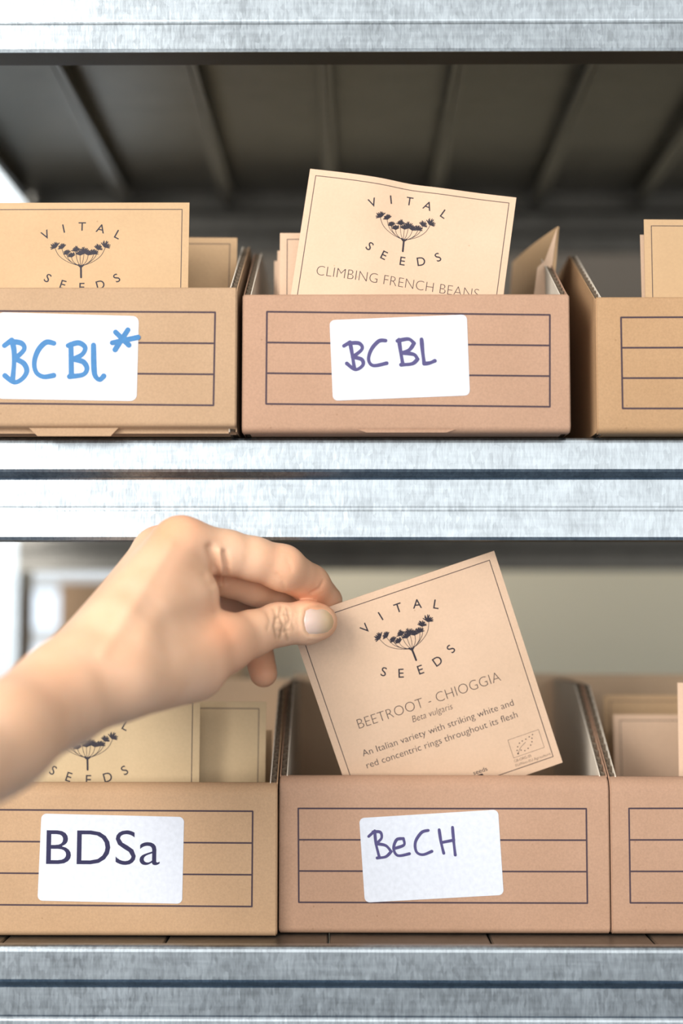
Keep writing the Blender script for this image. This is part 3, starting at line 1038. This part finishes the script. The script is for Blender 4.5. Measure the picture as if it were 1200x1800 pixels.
    # knuckle folds of the thumb
    for pts, dep, w in (([(468, 1076), (474, 1090), (470, 1106)], .30, 2.6), ([(481, 1070), (486, 1084), (482, 1100), (486, 1120)], .60, 2.6), ([(494, 1066), (491, 1082), (498, 1098), (492, 1122)], .70, 2.8),
                        ([(505, 1070), (509, 1088), (503, 1104), (506, 1126)], .55, 2.6), ([(516, 1080), (513, 1094), (517, 1106)], .28, 2.4), ([(499, 1074), (503, 1092), (500, 1112)], .35, 2.0),
                        ([(484, 1086), (500, 1079), (510, 1081)], .35, 2.2), ([(486, 1106), (498, 1110), (508, 1108)], .35, 2.2), ([(488, 1094), (500, 1098)], .3, 2.0)):
        g = np.exp(-(near(pts) / w) ** 2) * front_t
        dz -= dep * g; dirt += 0.5 * dep * g
    # web folds between index and thumb
    for pts, dep, w in (([(370, 962), (378, 988), (382, 1022)], 2.2, 7), ([(394, 972), (398, 994), (396, 1022)], 1.7, 6), ([(362, 1010), (377, 1040), (380, 1072)], 0.6, 9)):
        dz -= dep * np.exp(-(near(pts) / w) ** 2) * face
    for pts, dep, w in (([(385, 970), (390, 1000), (387, 1026)], 1.4, 6), ):
        dz += dep * np.exp(-(near(pts) / w) ** 2) * face
    # finger joint creases
    for pts, dep, w in (([(487, 1010), (497, 1020), (500, 1034)], .35, 4), ([(548, 1042), (562, 1034), (568, 1022)], .5, 3.2), ([(506, 985), (512, 1000)], .25, 5)):
        dz -= dep * np.exp(-(near(pts) / w) ** 2) * face
    # tendons and thumb joint bump
    dz += 0.9 * np.exp(-(near([(392, 1112), (402, 1122)]) / 26) ** 2) * face
    dz -= 0.8 * np.exp(-(near([(300, 1090), (350, 1075)]) / 22) ** 2) * face
    dz += 0.5 * np.exp(-(near([(180, 1150), (300, 960)]) / 10) ** 2) * face
    dz -= 0.6 * np.exp(-(near([(230, 1120), (270, 1060)]) / 18) ** 2) * face
    # nail bed: sunk plate with a raised rim
    nail = [(536, 1072), (545, 1067), (562, 1066), (577, 1070), (587, 1080), (591, 1092), (588, 1105), (578, 1114), (560, 1117), (543, 1116), (536, 1108), (533, 1090)]
    ring_ = near(nail + [nail[0]])
    inside = np.zeros(Nv, bool)
    npx = np.array(nail, float)
    for i in range(len(nail)):
        a, b = npx[i - 1], npx[i]
        cr = (a[1] > uv[:, 1]) != (b[1] > uv[:, 1])
        xx = a[0] + (uv[:, 1] - a[1]) / np.where(b[1] - a[1] == 0, 1e-9, b[1] - a[1]) * (b[0] - a[0])
        inside ^= cr & (uv[:, 0] < xx)
    ft = front_t * (uv[:, 0] > 520)
    dz += np.where(inside, 0, 0.45 * np.exp(-((ring_ - 4.5) / 4.0) ** 2)) * ft
    dz -= np.where(inside, 0.35 * np.clip(ring_ / 4, 0, 1), 0) * ft
    dirt += 0.30 * np.exp(-(ring_ / 2.6) ** 2) * ft
    V = V + N * (dz / 1000.0)[:, None]
    # skin tint: pinker at joints and fingertips, grime in the folds
    pink = np.zeros(Nv)
    for cu, cv, r, a in ((392, 1110, 42, .8), (325, 918, 45, .55), (278, 930, 30, .6), (560, 1060, 34, .6), (585, 1110, 24, .5), (500, 985, 40, .5), (560, 1035, 40, .55), (463, 1190, 60, .7), (205, 1140, 50, .25), (90, 1190, 70, .25), (300, 1000, 60, .2)):
        pink += a * np.exp(-((uv[:, 0] - cu) ** 2 + (uv[:, 1] - cv) ** 2) / r ** 2)
    pink = np.clip(pink, 0, 1); dirt = np.clip(dirt, 0, 1)
    me = bpy.data.meshes.new('person')
    me.vertices.add(Nv); me.vertices.foreach_set('co', (V - 0).astype(np.float32).ravel())
    me.loops.add(Q.size); me.loops.foreach_set('vertex_index', Q.astype(np.int32).ravel())
    me.polygons.add(len(Q)); me.polygons.foreach_set('loop_start', np.arange(0, Q.size, 4, dtype=np.int32))
    me.update(calc_edges=True); me.validate()
    at = me.attributes.new('tint', 'FLOAT_COLOR', 'POINT')
    cols = np.stack([pink, dirt, np.zeros(Nv), np.ones(Nv)], 1).astype(np.float32)
    at.data.foreach_set('color', cols.ravel())
    me.polygons.foreach_set('use_smooth', np.ones(len(Q), dtype=bool))
    o = bpy.data.objects.new('person', me)
    link(o)
    tag(o, "person's bare left arm and hand pinching the beetroot packet by its corner", 'person')
    # material
    m, nt, b = new_mat('skin')
    av = node(nt, 'ShaderNodeAttribute', attribute_name='tint')
    sp = node(nt, 'ShaderNodeSeparateColor'); nt.links.new(av.outputs['Color'], sp.inputs[0])
    mp = coords(nt)
    ns = node(nt, 'ShaderNodeTexNoise', Scale=60.0, Detail=4.0); nt.links.new(mp.outputs[0], ns.inputs['Vector'])
    base = ramp(nt, ns.outputs['Fac'], [(0.3, (0.77, 0.46, 0.285)), (0.7, (0.84, 0.525, 0.345))])
    m1 = node(nt, 'ShaderNodeMixRGB'); m1.inputs[2].default_value = (0.78, 0.36, 0.20, 1)
    nt.links.new(sp.outputs[0], m1.inputs[0]); nt.links.new(base.outputs[0], m1.inputs[1])
    m2 = node(nt, 'ShaderNodeMixRGB'); m2.inputs[2].default_value = (0.26, 0.15, 0.075, 1)
    nt.links.new(sp.outputs[1], m2.inputs[0]); nt.links.new(m1.outputs[0], m2.inputs[1])
    nt.links.new(m2.outputs[0], b.inputs['Base Color'])
    b.inputs['Roughness'].default_value = 0.5
    b.inputs['Specular IOR Level'].default_value = 0.3
    b.inputs['Subsurface Weight'].default_value = 0.22
    b.inputs['Subsurface Radius'].default_value = (1.0, 0.35, 0.2)
    b.inputs['Subsurface Scale'].default_value = 0.004
    mp2 = coords(nt)
    vo = node(nt, 'ShaderNodeTexVoronoi', Scale=900.0); nt.links.new(mp2.outputs[0], vo.inputs['Vector'])
    bp = node(nt, 'ShaderNodeBump', Strength=0.12, Distance=0.0004); nt.links.new(vo.outputs['Distance'], bp.inputs['Height'])
    nt.links.new(bp.outputs[0], b.inputs['Normal'])
    me.materials.append(m)
    # nail plate, laid on the sunk bed
    sel = np.where((ft > 0.2) & (uv[:, 0] > 515) & (uv[:, 0] < 605) & (uv[:, 1] > 1050) & (uv[:, 1] < 1135))[0]
    SV, SUV = V[sel], uv[sel]

    def lay(u, v):
        d = np.hypot(SUV[:, 0] - u, SUV[:, 1] - v)
        w = np.exp(-(d / 5.0) ** 2) + 1e-9
        y = float((SV[:, 1] * w).sum() / w.sum())
        return P(u, v, y)
    cen = np.array([561.0, 1092.0])
    # smooth outline
    ol = [np.array(p[:2]) for p in smooth_poly([tuple(p) for p in nail] + [nail[0]], 4)][:-1]
    bm = bmesh.new()
    R = 7
    cv = lay(*cen) + Vector((0, -.0006, 0))
    rings = []
    for k in range(1, R + 1):
        f = k / R
        ringv = []
        for p in ol:
            q = cen + (p - cen) * f * 0.985
            lift = -.0006 + .00075 * max(0, f - .72) / .28
            ringv.append(bm.verts.new(lay(*q) + Vector((0, lift, 0))))
        rings.append(ringv)
    c0 = bm.verts.new(cv)
    m_ = len(ol)
    for i in range(m_): bm.faces.new((c0, rings[0][i], rings[0][(i + 1) % m_]))
    for a, b2_ in zip(rings[:-1], rings[1:]):
        for i in range(m_): bm.faces.new((a[i], b2_[i], b2_[(i + 1) % m_], a[(i + 1) % m_]))
    under = [bm.verts.new(v.co + Vector((0, .0007, 0))) for v in rings[-1]]
    for i in range(m_): bm.faces.new((rings[-1][i], under[i], under[(i + 1) % m_], rings[-1][(i + 1) % m_]))
    bm.faces.new(under)
    bmesh.ops.recalc_face_normals(bm, faces=bm.faces)
    nm, nt, b = new_mat('thumb_nail')
    tc = coords(nt)
    sx_ = node(nt, 'ShaderNodeSeparateXYZ'); nt.links.new(tc.outputs[0], sx_.inputs[0])
    mr = node(nt, 'ShaderNodeMapRange')
    mr.inputs['From Min'].default_value = lay(535, 1092).x; mr.inputs['From Max'].default_value = lay(592, 1092).x
    nt.links.new(sx_.outputs[0], mr.inputs['Value'])
    rr = ramp(nt, mr.outputs[0], [(0.0, (0.66, 0.47, 0.40)), (0.35, (0.66, 0.48, 0.38)), (0.72, (0.60, 0.42, 0.25)), (1.0, (0.46, 0.28, 0.13))])
    nt.links.new(rr.outputs[0], b.inputs['Base Color'])
    b.inputs['Roughness'].default_value = 0.32
    b.inputs['Subsurface Weight'].default_value = 0.2
    b.inputs['Subsurface Scale'].default_value = 0.002
    nl = obj('thumbnail', bm, nm, o, True)
    tag(nl, 'pale thumbnail with stained yellowish tip')


build_hand()
